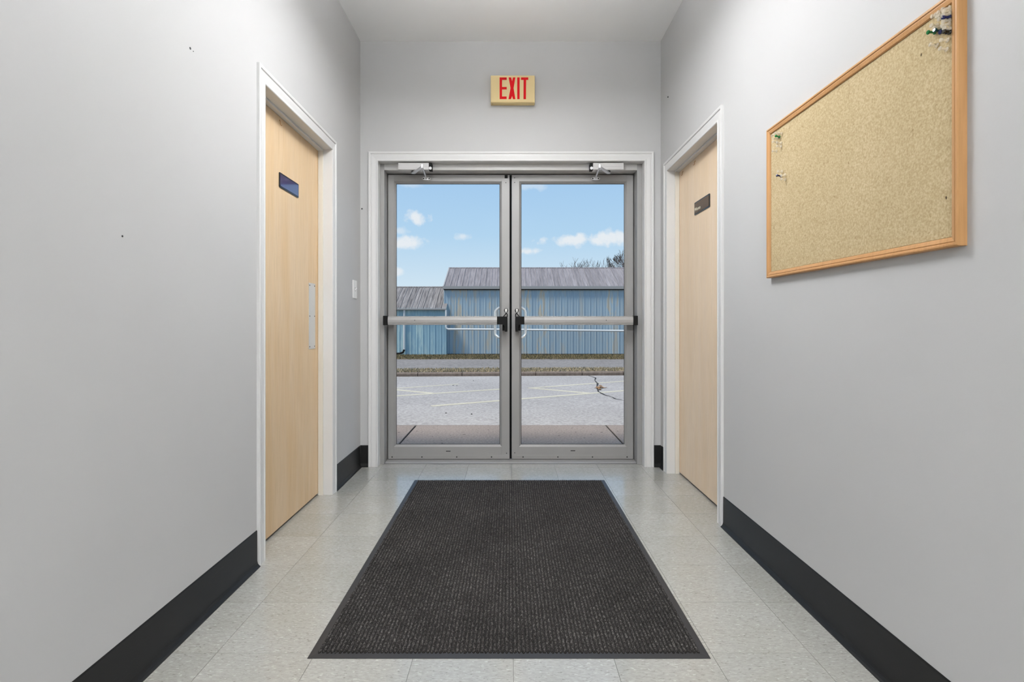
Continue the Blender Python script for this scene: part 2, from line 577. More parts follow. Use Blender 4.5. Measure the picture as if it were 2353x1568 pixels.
def side_wall(name, xin, sgn, d):
    mb = MB()
    a, b = xin, xin + sgn * TH
    def bx(y0_, y1_, z0_, z1_, p=a, q=b):
        mb.box(min(p, q), max(p, q), y0_, y1_, z0_, z1_)
    bx(YB, d[0] - .02, 0, ZC)
    bx(d[1] + .02, YE + 0.001, 0, ZC)
    bx(d[0] - .02, d[1] + .02, DH + .02, ZC)
    bx(YB, YE, 0, ZC, b, b + sgn * 0.04)
    return mb.build(name, 'wall')
wl = side_wall('wall_left', XL, -1, DL)
struct(wl, 'light grey painted wall with small nail holes and a maple door', 'wall')
wr = side_wall('wall_right', XR, 1, DR)
struct(wr, 'light grey painted wall behind the cork board', 'wall')
we = MB()
we.box(-4, EX[0] - .02, YE, YO, -0.1, 3.2).box(EX[1] + .02, 4, YE, YO, -0.1, 3.2).box(EX[0] - .02, EX[1] + .02, YE, YO, EX[2] + .02, 3.2)
we = we.build('wall_end', 'wall')
struct(we, 'darker grey end wall above the glass exit doors', 'wall')
wb = box('wall_back', 'wall', XL - .2, XR + .2, YB - .15, YB, 0, ZC)
struct(wb, 'grey wall closing the corridor opposite the glass exit doors', 'wall')

# nail holes left in the paint
for (u, v, r) in ((437, 111, .0045), (281, 543, .0030), (444, 118, .002)):
    d = F * XL / (u - VX)
    z = H + (VY - v) * d / F
    MB().lathe([(r, 0), (r * .9, 0.0015), (r * .3, 0.002)], (1, 0, 0), (XL - 0.0005, d, z), 8).build('nail', 'screw', wl)
MB().lathe([(.006, 0), (.005, 0.004), (.002, 0.005)], (0, -1, 0), (XL + .012, YE + .001, H + (VY - 480) * YE / F), 8).build('nail', 'screw', we)
MB().lathe([(.006, 0), (.005, 0.004), (.002, 0.005)], (-1, 0, 0), (XR + .0005, 3.66, H + (VY - 223) * 3.66 / F), 8).build('nail', 'screw', wr)

# ------------------------------------------------------------------ casings
PROF = [(0, 0), (0, .0065), (.003, .009), (.009, .009), (.011, .0068), (.017, .0072), (.036, .0098), (.044, .0102), (.046, .0078),
        (.049, .0078), (.052, .0128), (.062, .0142), (.066, .0125), (.066, 0)]
def casing(name, P, a0, a1, h, label):
    """P(along, out, z) -> world; opening a0..a1 wide and h high"""
    root = empty(name, P((a0 + a1) / 2, 0, 0))
    def piece(nm, A, B):
        return MB().loft(A, B).build(nm, 'trim', root)
    for a, s in ((a0, -1), (a1, 1)):
        piece('side_casing', [P(a + s * q, t, 0.0) for q, t in PROF], [P(a + s * q, t, h + q) for q, t in PROF])
    piece('head_casing', [P(a0 - q, t, h + q) for q, t in PROF], [P(a1 + q, t, h + q) for q, t in PROF])
    tag(root, label, 'door trim', kind='structure')
    return root
PL = lambda a, t, z: (XL + t, a, z)
PR = lambda a, t, z: (XR - t, a, z)
PE = lambda a, t, z: (a, YE - t, z)
casing('trim_1', PL, DL[0], DL[1], DH, 'white moulded casing around the maple door with the push plate')
casing('trim_2', PR, DR[0], DR[1], DH, 'white moulded casing around the maple door with the brown sign')
casing('trim_3', PE, EX[0], EX[1], EX[2], 'wide white moulded casing around the glass exit doors')

def jamb(name, sgn, xin, d, label):
    root = empty(name, (xin, (d[0] + d[1]) / 2, 0))
    s = sgn
    e = xin + s * TH
    for y, k in ((d[0], -1), (d[1], 1)):
        box('side_jamb', 'trim', xin, e, y, y + k * .0195, 0, DH, root)
        box('door_stop', 'stop', xin + s * .046, xin + s * .074, y, y - k * .011, 0, DH - .0, root, 0.0015)
    box('head_jamb', 'trim', xin, e, d[0] - .0195, d[1] + .0195, DH, DH + .0195, root)
    box('door_stop', 'trim', xin + s * .046, xin + s * .074, d[0] + .011, d[1] - .011, DH - .011, DH, root, 0.0015)
    tag(root, label, 'door frame', kind='structure')
jamb('trim_4', -1, XL, DL, 'white jamb lining the opening of the maple door with the push plate')
jamb('trim_5', 1, XR, DR, 'white jamb lining the opening of the maple door with the brown sign')

# ------------------------------------------------------------------ wooden doors
def wood_door(name, sgn, xin, d, m, label):
    root = empty(name, (xin + sgn * .095, (d[0] + d[1]) / 2, 0.012))
    xf = xin + sgn * .075
    box('door_panel', m, xf, xf + sgn * .044, d[0] + .003, d[1] - .003, 0.012, DH - .004, root, 0.001)
    tag(root, label, 'door', kind='structure')
    return root, xf
dl, xdl = wood_door('door_1', -1, XL, DL, 'maple_l', 'maple veneer door with a steel push plate and a navy name plate')
dr, xdr = wood_door('door_2', 1, XR, DR, 'maple_r', 'maple veneer door with a dark brown lettered name plate')

def rounded(y0_, y1_, z0_, z1_, r, n=4):
    pts = []
    for cy, cz, a in ((y1_ - r, z1_ - r, 0), (y0_ + r, z1_ - r, 90), (y0_ + r, z0_ + r, 180), (y1_ - r, z0_ + r, 270)):
        for k in range(n + 1):
            t = math.radians(a + 90 * k / n)
            pts.append((cy + r * math.cos(t), cz + r * math.sin(t)))
    return pts
def slab_x(pts, xa, xb):
    return MB().loft([(xa, y, z) for y, z in pts], [(xb, y, z) for y, z in pts])
def name_plate(root, xf, sgn, ya, yb, z0_, z1_, m, label):
    p = slab_x(rounded(ya, yb, z0_, z1_, .007), xf, xf - sgn * .0035).build('name_plate', 'signedge', root, label=label)
    slab_x(rounded(ya + .009, yb - .009, z0_ + .008, z1_ - .008, .004), xf - sgn * .0036, xf - sgn * .0052).build('plate_face', m, p)
    return p
pl1 = name_plate(dl, xdl, -1, 2.662, 2.905, 1.683, 1.757, 'navy', 'glossy navy name plate with black rim')
pl2 = name_plate(dr, xdr, 1, 3.095, 3.352, 1.678, 1.755, 'brown', 'dark brown name plate with cream lettering')
# lettering on the brown plate
def text_mesh(body, size, ext=0.0006):
    cu = bpy.data.curves.new('lettering', 'FONT')
    cu.body = body
    cu.size = size
    cu.extrude = ext
    cu.resolution_u = 2
    to = bpy.data.objects.new('lettering', cu)
    COL.objects.link(to)
    me = bpy.data.meshes.new_from_object(to.evaluated_get(bpy.context.evaluated_depsgraph_get()))
    bpy.data.objects.remove(to)
    me.name = 'lettering'
    return me
me = text_mesh('Women', 0.030)
me.materials.append(M['letter'])
lt = bpy.data.objects.new('lettering', me)
COL.objects.link(lt)
# text runs towards the camera on the right wall, readable from the corridor
lt.matrix_world = Matrix.Translation((xdr - .0058, 3.338, 1.699)) @ Matrix(((0, 0, -1, 0), (-1, 0, 0, 0), (0, 1, 0, 0), (0, 0, 0, 1)))
lt.parent = pl2
lt.matrix_parent_inverse = Matrix.Translation(dr.location).inverted() if False else Matrix()
bpy.context.view_layer.update()
_mw = Matrix.Translation((xdr - .0058, 3.338, 1.699)) @ Matrix(((0, 0, -1, 0), (-1, 0, 0, 0), (0, 1, 0, 0), (0, 0, 0, 1)))
lt.matrix_world = _mw

# steel push plate
pp = slab_x(rounded(3.058, 3.157, .868, 1.243, .002), xdl, xdl + .0018).build('push_plate', 'steel', dl, label='brushed steel push plate')
for y in (3.070, 3.145):
    for z in (.882, 1.055, 1.229):
        MB().lathe([(.0038, 0), (.0034, .0012), (.0015, .0016)], (1, 0, 0), (xdl + .0018, y, z), 8).build('screw', 'screw', pp)
# little coat-hook screws near the door heads
def hook(root, xf, sgn, y, z):
    h = MB().lathe([(.004, 0), (.004, .0015), (.002, .002)], (-sgn, 0, 0), (xf, y, z + .012), 8)
    h.tube([(xf - sgn * .001, y, z + .012), (xf - sgn * .005, y, z + .007), (xf - sgn * .005, y, z - .008), (xf - sgn * .009, y, z - .013), (xf - sgn * .013, y, z - .010)], .0017, 6)
    h.build('hook', 'frame_wood', root)
hook(dl, xdl, -1, 2.672, 2.0)
hook(dr, xdr, 1, 3.345, 2.0)
hook(dr, xdr, 1, 3.58, 2.0)

# ------------------------------------------------------------------ baseboards
BP = [(0, 0), (.016, 0), (.0165, .004), (.011, .007), (.006, .014), (.0035, .024), (.003, .148), (.001, .1525), (0, .1525)]
def baseboard(name, P, a0, a1, label):
    o = MB().loft([P(a0, t, z) for t, z in BP], [P(a1, t, z) for t, z in BP]).build(name, 'base')
    struct(o, label, 'baseboard')
baseboard('baseboard_left', PL, YB, DL[0] - .0665, 'long black vinyl cove base meeting the casing of the push plate door')
baseboard('baseboard_left_end', PL, DL[1] + .0665, YE - .0166, 'short black vinyl cove base below the light switch')
baseboard('baseboard_right', PR, YB, DR[0] - .0665, 'long black vinyl cove base below the cork board')
baseboard('baseboard_right_end', PR, DR[1] + .0665, YE - .0166, 'short black cove base between brown sign door and corner')
baseboard('baseboard_end_left', PE, XL, EX[0] - .0665, 'black cove base piece in the corner under the light switch wall')
baseboard('baseboard_end_right', PE, EX[1] + .0665, XR, 'black cove base piece in the corner beside the brown sign door')

# ------------------------------------------------------------------ exit doors: frame, threshold
fr = empty('trim_6', (0, 4.0, 0))
struct(fr, 'aluminium frame with pale header holding the two glass exit doors', 'door frame')
FX0, FX1, FZ = -0.903, 0.912, 2.113
YF = 3.905
box('side_liner', 'trim', EX[0] - .019, EX[0], YE + .001, 4.115, 0, EX[2], fr)
box('side_liner', 'trim', EX[1], EX[1] + .019, YE + .001, 4.115, 0, EX[2], fr)
box('head_liner', 'trim', EX[0] - .019, EX[1] + .019, YE + .001, 4.115, EX[2], EX[2] + .019, fr)
box('side_frame', 'alu', EX[0] + .0005, FX0, YF, 4.10, 0, EX[2] - .0005, fr, .0015)
box('side_frame', 'alu', FX1, EX[1] - .0005, YF, 4.10, 0, EX[2] - .0005, fr, .0015)
box('head_frame', 'alu_head', FX0 + .0002, FX1 - .0002, YF, 4.10, FZ, EX[2] - .0005, fr, .0015)
box('frame_stop', 'alu', FX0 + .0002, FX0 + .02, 4.055, 4.10, 0, FZ, fr)
box('frame_stop', 'alu', FX1 - .02, FX1 - .0002, 4.055, 4.10, 0, FZ, fr)
box('frame_stop', 'rubber', FX0 + .02, FX1 - .02, 4.05, 4.10, FZ - .03, FZ, fr)
th = MB().loft([(FX0 + .001, y, z) for y, z in ((3.925, 0), (3.94, .009), (4.0, .012), (4.08, .012), (4.12, 0))],
               [(FX1 - .001, y, z) for y, z in ((3.925, 0), (3.94, .009), (4.0, .012), (4.08, .012), (4.12, 0))])
th.build('threshold', 'alu', fr, label='worn metal threshold')

ZB, ZT = 0.017, 2.105
YD, YD2 = 4.0, 4.045
GZ0, GZ1 = 0.104, 2.057
def leaf(name, X0, X1, g0, g1, side, label):
    """side=-1: hinged at X0, latch at X1; side=+1: mirrored"""
    root = empty(name, ((X0 + X1) / 2, 4.022, ZB))
    struct(root, label, 'glass door')
    for a, b in ((X0, g0), (g1, X1)):
        box('stile', 'alu', a, b, YD, YD2, ZB, ZT, root, .001)
    box('top_rail', 'alu', g0 + .0002, g1 - .0002, YD, YD2, GZ1, ZT, root, .001)
    box('bottom_rail', 'alu', g0 + .0002, g1 - .0002, YD, YD2, ZB, GZ0, root, .001)
    # sloping glazing beads with mitred ends, one per edge, both faces
    w, dp = .0145, .014
    C = [(g0, GZ0), (g1, GZ0), (g1, GZ1), (g0, GZ1)]
    I = [(g0 + w, GZ0 + w), (g1 - w, GZ0 + w), (g1 - w, GZ1 - w), (g0 + w, GZ1 - w)]
    for k in range(4):
        c0, c1, i0, i1 = C[k], C[(k + 1) % 4], I[k], I[(k + 1) % 4]
        for yo, yi in ((YD + .001, 4.019), (YD2 - .001, 4.027)):
            A = [(c0[0], yo, c0[1]), (i0[0], yi + (yo - yi) * .25, i0[1]), (i0[0], yi, i0[1]), (c0[0], yi, c0[1])]
            B = [(c1[0], yo, c1[1]), (i1[0], yi + (yo - yi) * .25, i1[1]), (i1[0], yi, i1[1]), (c1[0], yi, c1[1])]
            MB().loft(A, B).build('glazing_bead', 'alu', root)
    # rubber gasket line around the pane
    q = .0025
    for k in range(4):
        i0, i1 = I[k], I[(k + 1) % 4]
        n0 = (i0[0] + (q if k in (0, 3) else -q), i0[1] + (q if k in (0, 1) else -q))
        kk = (k + 1) % 4
        n1 = (i1[0] + (q if kk in (0, 3) else -q), i1[1] + (q if kk in (0, 1) else -q))
        MB().loft([(i0[0], 4.0165, i0[1]), (n0[0], 4.0165, n0[1]), (n0[0], 4.0192, n0[1]), (i0[0], 4.0192, i0[1])],
                  [(i1[0], 4.0165, i1[1]), (n1[0], 4.0165, n1[1]), (n1[0], 4.0192, n1[1]), (i1[0], 4.0192, i1[1])]).build('gasket', 'rubber', root)
    box('glass_pane', 'glass', g0 + .004, g1 - .004, 4.0200, 4.0260, GZ0 + .004, GZ1 - .004, root)
    sw = box('door_sweep', 'alu', X0 + .002, X1 - .002, YD - .004, YD - .0002, ZB - .002, ZB + .027, root, .001)
    box('sweep_lip', 'rubber', X0 + .002, X1 - .002, YD - .003, YD + .006, .0125, ZB - .002, sw)
    for u in ((901, 969.5, 1049.5, 1129.5) if side < 0 else (1202, 1282, 1361.5, 1441)):
        x = (u - VX) * (YD - .004) / F
        MB().lathe([(.0052, 0), (.0046, .0018), (.002, .0024)], (0, -1, 0), (x, YD - .004, ZB + .013), 8).build('screw', 'screw', sw)
    return root
L1 = leaf('door_3', -.897, -.0035, -.854, -.061, -1, 'aluminium framed glass exit door hinged next to the light switch wall')
L2 = leaf('door_4', .0125, .906, .067, .858, 1, 'aluminium framed glass exit door hinged beside the brown sign door')
box('weather_strip', 'rubber', -.0035, .0122, YD + .006, YD + .036, ZB, ZT - .001, L1, label='black rubber strip between the two leaves')
def screw_at(root, u, v, r=.0035, d=YD):
    p = px(u, v, d)
    MB().lathe([(r, 0), (r * .9, .0015), (r * .4, .002)], (0, -1, 0), (p.x, d, p.z), 8).build('screw', 'screw', root)
for u, v in ((1162.5, 420), (1164, 1042)):
    screw_at(L1, u, v)
for u, v in ((1182.5, 409), (1182.5, 419.5), (1183, 1041)):
    screw_at(L2, u, v)
p = px(1159.5, 410, YD); q = px(1166.5, 402.5, YD)
box('flush_bolt', 'blk', p.x, q.x, YD - .004, YD, p.z, q.z, L1)
for root, u, v in ((L1, 1030, 1037.3), (L2, 1316.5, 1036.3)):
    p = px(u, v, YD)
    slab = MB()
    pts = rounded(p.x - .017, p.x + .017, p.z - .003, p.z + .003, .0015, 2)
    slab.loft([(a, YD - .0006, b) for a, b in pts], [(a, YD, b) for a, b in pts])
    slab.build('maker_tag', 'screw', root, label='tiny dark maker mark on the bottom rail')

# ---- push bars
def push_bar(root, s, b0, b1, c1, hx):
    """s=-1 left leaf. b0 hinge end, b1 latch end of bar, c1 end of hinge cap, hx: latch head far edge"""
    yb = 3.866
    z0_, z1_ = 1.0012, 1.0635
    prof = [(yb + .004, z0_), (yb + .001, z0_ + .006), (yb + .004, z0_ + .009), (yb, z0_ + .016), (yb - .002, z0_ + .035), (yb + .001, z1_ - .010),
            (yb + .004, z1_ - .007), (yb + .004, z1_), (yb + .038, z1_), (yb + .038, z0_)]
    bar = MB().loft([(b0, y, z) for y, z in prof], [(b1, y, z) for y, z in prof]).build('push_bar', 'alubar', root, label='satin aluminium push bar')
    box('end_cap', 'blk', b0, c1, yb - .003, yb + .036, z0_ - .002, z1_ + .003, bar, .003)
    xa, xb = (b0 + .002, b0 + .028) if s < 0 else (b0 - .028, b0 - .002)
    box('bracket', 'blk', xa, xb, yb + .038, YD, z0_ + .006, z1_ - .006, bar)
    # T shaped latch head
    xi = b1
    xo = hx
    sg = 1 if xo > xi else -1
    lw = .020
    pts = [(xi, z1_ - .002), (xo, z1_ - .002), (xo, .953), (xo - sg * lw, .953), (xo - sg * lw, z0_ - .012), (xo - sg * (lw + .004), z0_ - .003),
           (xo - sg * (lw + .014), z0_ + .003), (xi, z0_ + .003)]
    MB().poly(pts, yb - .002, yb + .040).build('latch_head', 'blk', bar, .002)
    box('latch_mount', 'blk', xo, xo - sg * .036, yb + .040, YD, .960, z1_ - .012, bar)
    # looped lever with a pale centre standing above the head
    cx = xo - sg * .010
    zc = 1.098
    loop = []
    for k in range(15):
        t = math.pi * (1.5 - 2 * k / 14) if sg > 0 else math.pi * (1.5 + 2 * k / 14) 
        rr = .0115
        z = zc + .005 + rr * 1.25 * math.sin(t)
        x = cx + rr * math.cos(t) * (0.55 + 0.45 * min(1, max(0, (math.sin(t) + 1))))
        loop.append((x, yb + .012, z))
    MB().tube([(xo, yb + .012, z1_ - .004), (cx + sg * .008, yb + .012, 1.078)] + loop[1:-1] + [(cx - sg * .002, yb + .012, 1.080), (xo - sg * .030, yb + .012, z1_ - .004)], .0037, 6).build('latch_loop', 'blk', bar)
    MB().lathe([(.003, -.016), (.0065, -.010), (.0088, 0), (.0085, .008), (.005, .0135), (.001, .015)], (0, 0, 1), (cx, yb + .012, zc + .005), 10).build('latch_knob', 'plastic_w', bar, smooth=True)
    # adjusting screw
    xs = (953 - VX) * yb / F if s < 0 else (1393 - VX) * yb / F
    MB().lathe([(.0035, 0), (.003, .0015)], (0, -1, 0), (xs, yb - .0012, 1.0345), 8).build('screw', 'screw', bar)
    return bar
push_bar(L1, -1, -.869, -.0928, -.9025, -.0185)
push_bar(L2, 1, .876, .102, .909, .0385)

# ---- pull handles on the outside
def pull_handle(root, sg, xs):
    """sg: direction towards the pane; xs: centre of the stile"""
    y0_, yo = YD2, YD2 + .062
    x1 = (1138 - VX) * (yo) / F if sg < 0 else (1207.5 - VX) * yo / F
    zt, zb = 1.139, .894
    pts = [(xs, y0_, zt), (xs, y0_ + .03, zt)]
    a = []
    for k in range(7):
        t = math.pi / 2 * k / 6
        a.append((xs + (x1 - xs) * math.sin(t) , y0_ + .03 + (yo - y0_ - .03) * math.sin(t), zt - .045 * (1 - math.cos(t))))
    b = [(x, y, zb + (zt - z)) for x, y, z in a][::-1]
    pts = pts[:1] + a + b + [(xs, y0_, zb)]
    h = MB().tube(pts, .0098, 12).build('pull_handle', 'chrome', root, smooth=True, label='chrome D-shaped pull handle outside the glass')
    for z in (zt, zb):
        MB().lathe([(.016, 0), (.016, .004), (.012, .006)], (0, 1, 0), (xs, YD2, z), 12).build('rose', 'chrome', h)
pull_handle(L1, -1, -.030)
pull_handle(L2, 1, .040)

# ------------------------------------------------------------------ door closers
def closer(s, label):
    X = lambda u, d: (u - VX) * d / F if s < 0 else (2 * 1174 - u - VX) * d / F
    y1_, y0_ = YF, YF - .055
    z1_ = H + (VY - 373.5) * y0_ / F
    z0_ = H + (VY - 390.5) * y0_ / F
    xa, xb = X(915, y0_), X(985, y0_)
    root = empty('door_closer', ((xa + xb) / 2, y1_, z0_))
    tag(root, label, 'door closer', 'door closers on the exit frame header')
    lo, hi = min(xa, xb), max(xa, xb)
    pr = [(y1_, z0_), (y0_ + .004, z0_), (y0_, z0_ + .004), (y0_, z0_ + .022), (y0_ + .002, z0_ + .024), (y0_ + .001, z1_ - .003), (y0_ + .005, z1_), (y1_, z1_)]
    MB().loft([(lo, y, z) for y, z in pr], [(hi, y, z) for y, z in pr]).build('body', 'alu_head', root)
    box('back_plate', 'blk', lo + .012, hi - .002, y1_ - .012, y1_, z1_, z1_ + .004, root)  # black strip standing in for the shadow gap above the closer body
    xc = X(992, y0_)
    cap = box('end_cap', 'blk', xb, xc, y0_ + .006, y1_, z0_ + .001, z1_ - .003, root, .002)
    MB().lathe([(.011, 0), (.011, .005), (.007, .007)], (0, -1, 0), ((xb + xc) / 2, y0_ + .0065, z0_ + .013), 10).build('valve_plate', 'chrome', cap)
    zp = z0_ - .004
    P0 = Vector((X(950, 3.875), 3.878, zp - .004))
    MB().lathe([(.015, 0), (.015, -.004), (.011, -.012), (.011, -.016)], (0, 0, 1), (P0.x, P0.y, z0_ + .0005), 12).build('spindle', 'screw', root)
    P1 = Vector((X(969.5, 3.73), 3.73, zp - .008))
    # flat tapering main arm
    dv = (P1 - P0).normalized()
    nv = Vector((0, 0, 1)).cross(dv)
    A = [P0 - dv * .012 + nv * w + Vector((0, 0, h)) for w, h in ((-.013, -.005), (.013, -.005), (.013, .005), (-.013, .005))]
    B = [P1 + nv * w + Vector((0, 0, h)) for w, h in ((-.009, -.004), (.009, -.004), (.009, .004), (-.009, .004))]
    MB().loft([a + Vector((0, 0, -.006)) for a in A], [b + Vector((0, 0, -.002)) for b in B]).build('main_arm', 'steel', root, .0015)
    MB().lathe([(.009, -.010), (.010, 0), (.010, .012), (.006, .016)], (0, 0, 1), (P1.x, P1.y, P1.z), 10).build('elbow', 'chrome', root)
    P2 = Vector((X(979, 3.985), 3.980, H + (VY - 408.5) * 3.985 / F))
    MB().tube([P1, P1.lerp(P2, .35) + Vector((0, 0, .004)), P2 - Vector((0, .012, -.006)), P2], [.0068, .0062, .0062, .0068], 8).build('forearm', 'steel', root, smooth=True)
    pts = []
    for k in range(16):
        t = 2 * math.pi * k / 16
        pts.append((P2.x + .031 * math.copysign(abs(math.cos(t)) ** .8, math.cos(t)), P2.z - .004 + .0125 * math.sin(t)))
    sh = MB().poly(pts, YD - .008, YD - .0002).build('arm_shoe', 'steel', root, .001)
    for k in (-1, 1):
        MB().lathe([(.0055, 0), (.005, .002)], (0, -1, 0), (P2.x + k * .021, YD - .008, P2.z - .004), 8).build('screw', 'screw', sh)
    return root
closer(-1, 'silver door closer with folded arm above the exit door next to the light switch')
closer(1, 'silver door closer with folded arm above the exit door next to the brown sign door')

# ------------------------------------------------------------------ exit sign
def exit_sign():
    d = 3.787
    a, b = px(1127.5, 236, d), px(1229, 173.5, d)
    root = empty('exit_sign', ((a.x + b.x) / 2, YE, a.z))
    tag(root, 'cream boxed exit sign with red letters on the end wall', 'exit sign')
    box('housing', 'sign_cream', a.x, b.x, d + .002, YE, a.z, b.z, root, .004)
    face = box('face_plate', 'sign_cream', a.x + .002, b.x - .002, d - .002, d + .003, a.z + .003, b.z - .001, root, .0015)
    K = 13.07
    def Q(x, y):
        p = px(1090 + x / K, 150 + y / K, d - .002)
        return (p.x, p.z)
    def letter(polys):
        mb = MB()
        for pl in polys:
            mb.poly([Q(*p) for p in pl], d - .0034, d - .002)
        mb.build('letter', 'sign_red', face)
    t, bo = 368, 1018
    rc = lambda x0_, y0_, x1_, y1_: [(x0_, y0_), (x1_, y0_), (x1_, y1_), (x0_, y1_)]
    letter([[(760, t), (972, t), (972, t + 72), (832, t + 72), (832, 655), (972, 655), (972, 728), (832, 728), (832, bo - 78), (968, bo - 78), (968, bo), (760, bo)]])
    letter([[(1030, t), (1105, t), (1134, 480), (1158, t), (1232, t), (1178, 690), (1232, bo), (1158, bo), (1134, 925), (1100, bo), (1024, bo), (1088, 690)]])
    letter([rc(1287, t, 1360, bo)])
    letter([[(1402, t), (1618, t), (1618, t + 72), (1554, t + 72), (1550, bo), (1476, bo), (1480, t + 72), (1402, t + 72)]])
    MB().lathe([(.004, 0), (.003, .001)], (0, 0, -1), (a.x + .013, d + .022, a.z + .0003), 8).build('screw', 'screw', root)
exit_sign()

# ------------------------------------------------------------------ light switch
def switch():
    ya, yb, za, zb = 3.650, 3.735, 1.182, 1.305
    root = empty('light_switch', (XL, (ya + yb) / 2, za))
    tag(root, 'white toggle light switch on the grey wall beside the exit doors', 'light switch')
    pts = rounded(ya, yb, za, zb, .004)
    MB().loft([(XL, y, z) for y, z in pts], [(XL + .006, y, z) for y, z in pts]).build('switch_plate', 'plastic_w', root, .0015)
    yc, zc = (ya + yb) / 2, (za + zb) / 2
    box('toggle_slot', 'screw', XL + .006, XL + .0064, yc - .006, yc + .006, zc - .012, zc + .012, root)
    MB().loft([(XL + .0062, y, z) for y, z in ((yc - .005, zc - .009), (yc + .005, zc - .009), (yc + .005, zc + .006), (yc - .005, zc + .006))],
              [(XL + .018, y, z) for y, z in ((yc - .004, zc + .005), (yc + .004, zc + .005), (yc + .004, zc + .011), (yc - .004, zc + .011))]).build('toggle', 'plastic_w', root)
    for z in (zc - .03, zc + .03):
        MB().lathe([(.003, 0), (.0025, .001)], (1, 0, 0), (XL + .006, yc, z), 8).build('screw', 'steel', root)
switch()

# ------------------------------------------------------------------ cork board
BX = XR - .022
B0, B1, BZ0, BZ1 = 1.266, 2.214, 1.199, 1.801
def cork_board():
    root = empty('cork_board', (XR, (B0 + B1) / 2, BZ0))
    tag(root, 'wooden framed cork notice board with push pins on the grey wall', 'notice board')
    prof = [(0, 0), (0, .020), (.003, .022), (.007, .022), (.009, .0195), (.011, .0195), (.0125, .0205), (.022, .018), (.024, .014), (.024, 0)]
    P = lambda y, t, z: (XR - t, y, z)
    for z, s in ((BZ0, 1), (BZ1, -1)):
        MB().loft([P(B0 + q, t, z + s * q) for q, t in prof], [P(B1 - q, t, z + s * q) for q, t in prof]).build('frame_rail', 'frame_wood', root)
    for y, s in ((B0, 1), (B1, -1)):
        MB().loft([P(y + s * q, t, BZ0 + q) for q, t in prof], [P(y + s * q, t, BZ1 - q) for q, t in prof]).build('frame_rail', 'frame_wood', root)
    box('cork_panel', 'cork', XR - .013, XR - .002, B0 + .025, B1 - .025, BZ0 + .025, BZ1 - .025, root)
cork_board()
XCK = XR - .013
def pin_mesh(m):
    prof = [(.0007, -.004), (.0007, .0015), (.0058, .0018), (.0062, .0032), (.0050, .0042), (.0032, .0060), (.0029, .0120), (.0040, .0150), (.0052, .0165), (.0052, .0190), (.0040, .0200)]
    mb = MB().lathe(prof, (-1, 0, 0), (0, 0, 0), 10)
    me = mb.mesh('push_pin', smooth=False)
    me.materials.append(M[m])
    return me
PINM = {k: pin_mesh(k) for k in ('pin_clear', 'pin_green', 'pin_blue', 'pin_teal', 'pin_black')}
def pin(u, v, m, label, group):
    u = u + 7
    d = F * XCK / (u - VX)
    z = H + (VY - v) * d / F
    z = min(z, BZ1 - .030)
    d = max(B0 + .032, min(B1 - .032, d))
    o = bpy.data.objects.new('push_pin', PINM[m])
    o.location = (XCK, d, z)
    o.rotation_euler = (0, R.uniform(-.22, .22), R.uniform(-.2, .2))
    COL.objects.link(o)
    tag(o, label, 'push pin', group)
z1 = lambda x, y: (2110 + x / 12.06, y / 12.06)
z2 = lambda x, y: (1760 + x / 11.2, 290 + y / 11.2)
CL1 = 'clear plastic push pin in the big cluster at a cork board corner'
for xy in ((520, 390), (615, 400), (680, 340), (800, 470), (860, 520), (870, 610), (460, 715), (570, 740), (870, 770), (760, 1110), (470, 1260), (735, 1370),
           (830, 200), (950, 210), (1030, 240), (700, 540), (720, 410), (930, 290), (640, 470)):
    pin(*z1(*xy), 'pin_clear', CL1, 'clear pins in the big corner cluster')
pin(*z1(925, 395), 'pin_blue', 'navy push pin highest in the big pin cluster', 'coloured pins in the big corner cluster')
pin(*z1(400, 885), 'pin_green', 'bright green push pin in the big pin cluster', 'coloured pins in the big corner cluster')
pin(*z1(560, 868), 'pin_teal', 'dark teal push pin next to the bright green one', 'coloured pins in the big corner cluster')
pin(*z1(725, 872), 'pin_blue', 'navy push pin between the teal pin and the blackish pin', 'coloured pins in the big corner cluster')
pin(*z1(890, 838), 'pin_black', 'blackish brown push pin in the big pin cluster', 'coloured pins in the big corner cluster')
CL2 = 'clear plastic push pin in the small cluster around the dark green pin'
for xy in ((285, 180), (345, 195), (240, 205), (185, 235), (225, 305), (325, 440), (330, 530), (215, 415), (215, 645)):
    pin(*z2(*xy), 'pin_clear', CL2, 'clear pins in the small corner cluster')
pin(*z2(280, 278), 'pin_green', 'dark green push pin in the small pin cluster', 'coloured pins in the small cluster')
for xy, how in (((350, 1165), 'clear plastic push pin just above the lone navy pin'), ((430, 1250), 'clear plastic push pin right beside the lone navy pin'),
                ((430, 1375), 'clear plastic push pin just below the lone navy pin')):
    pin(*z2(*xy), 'pin_clear', how, 'clear pins around the lone navy pin')
pin(*z2(325, 1285), 'pin_blue', 'lone navy push pin with three clear pins near board edge', 'coloured pins in the small cluster')

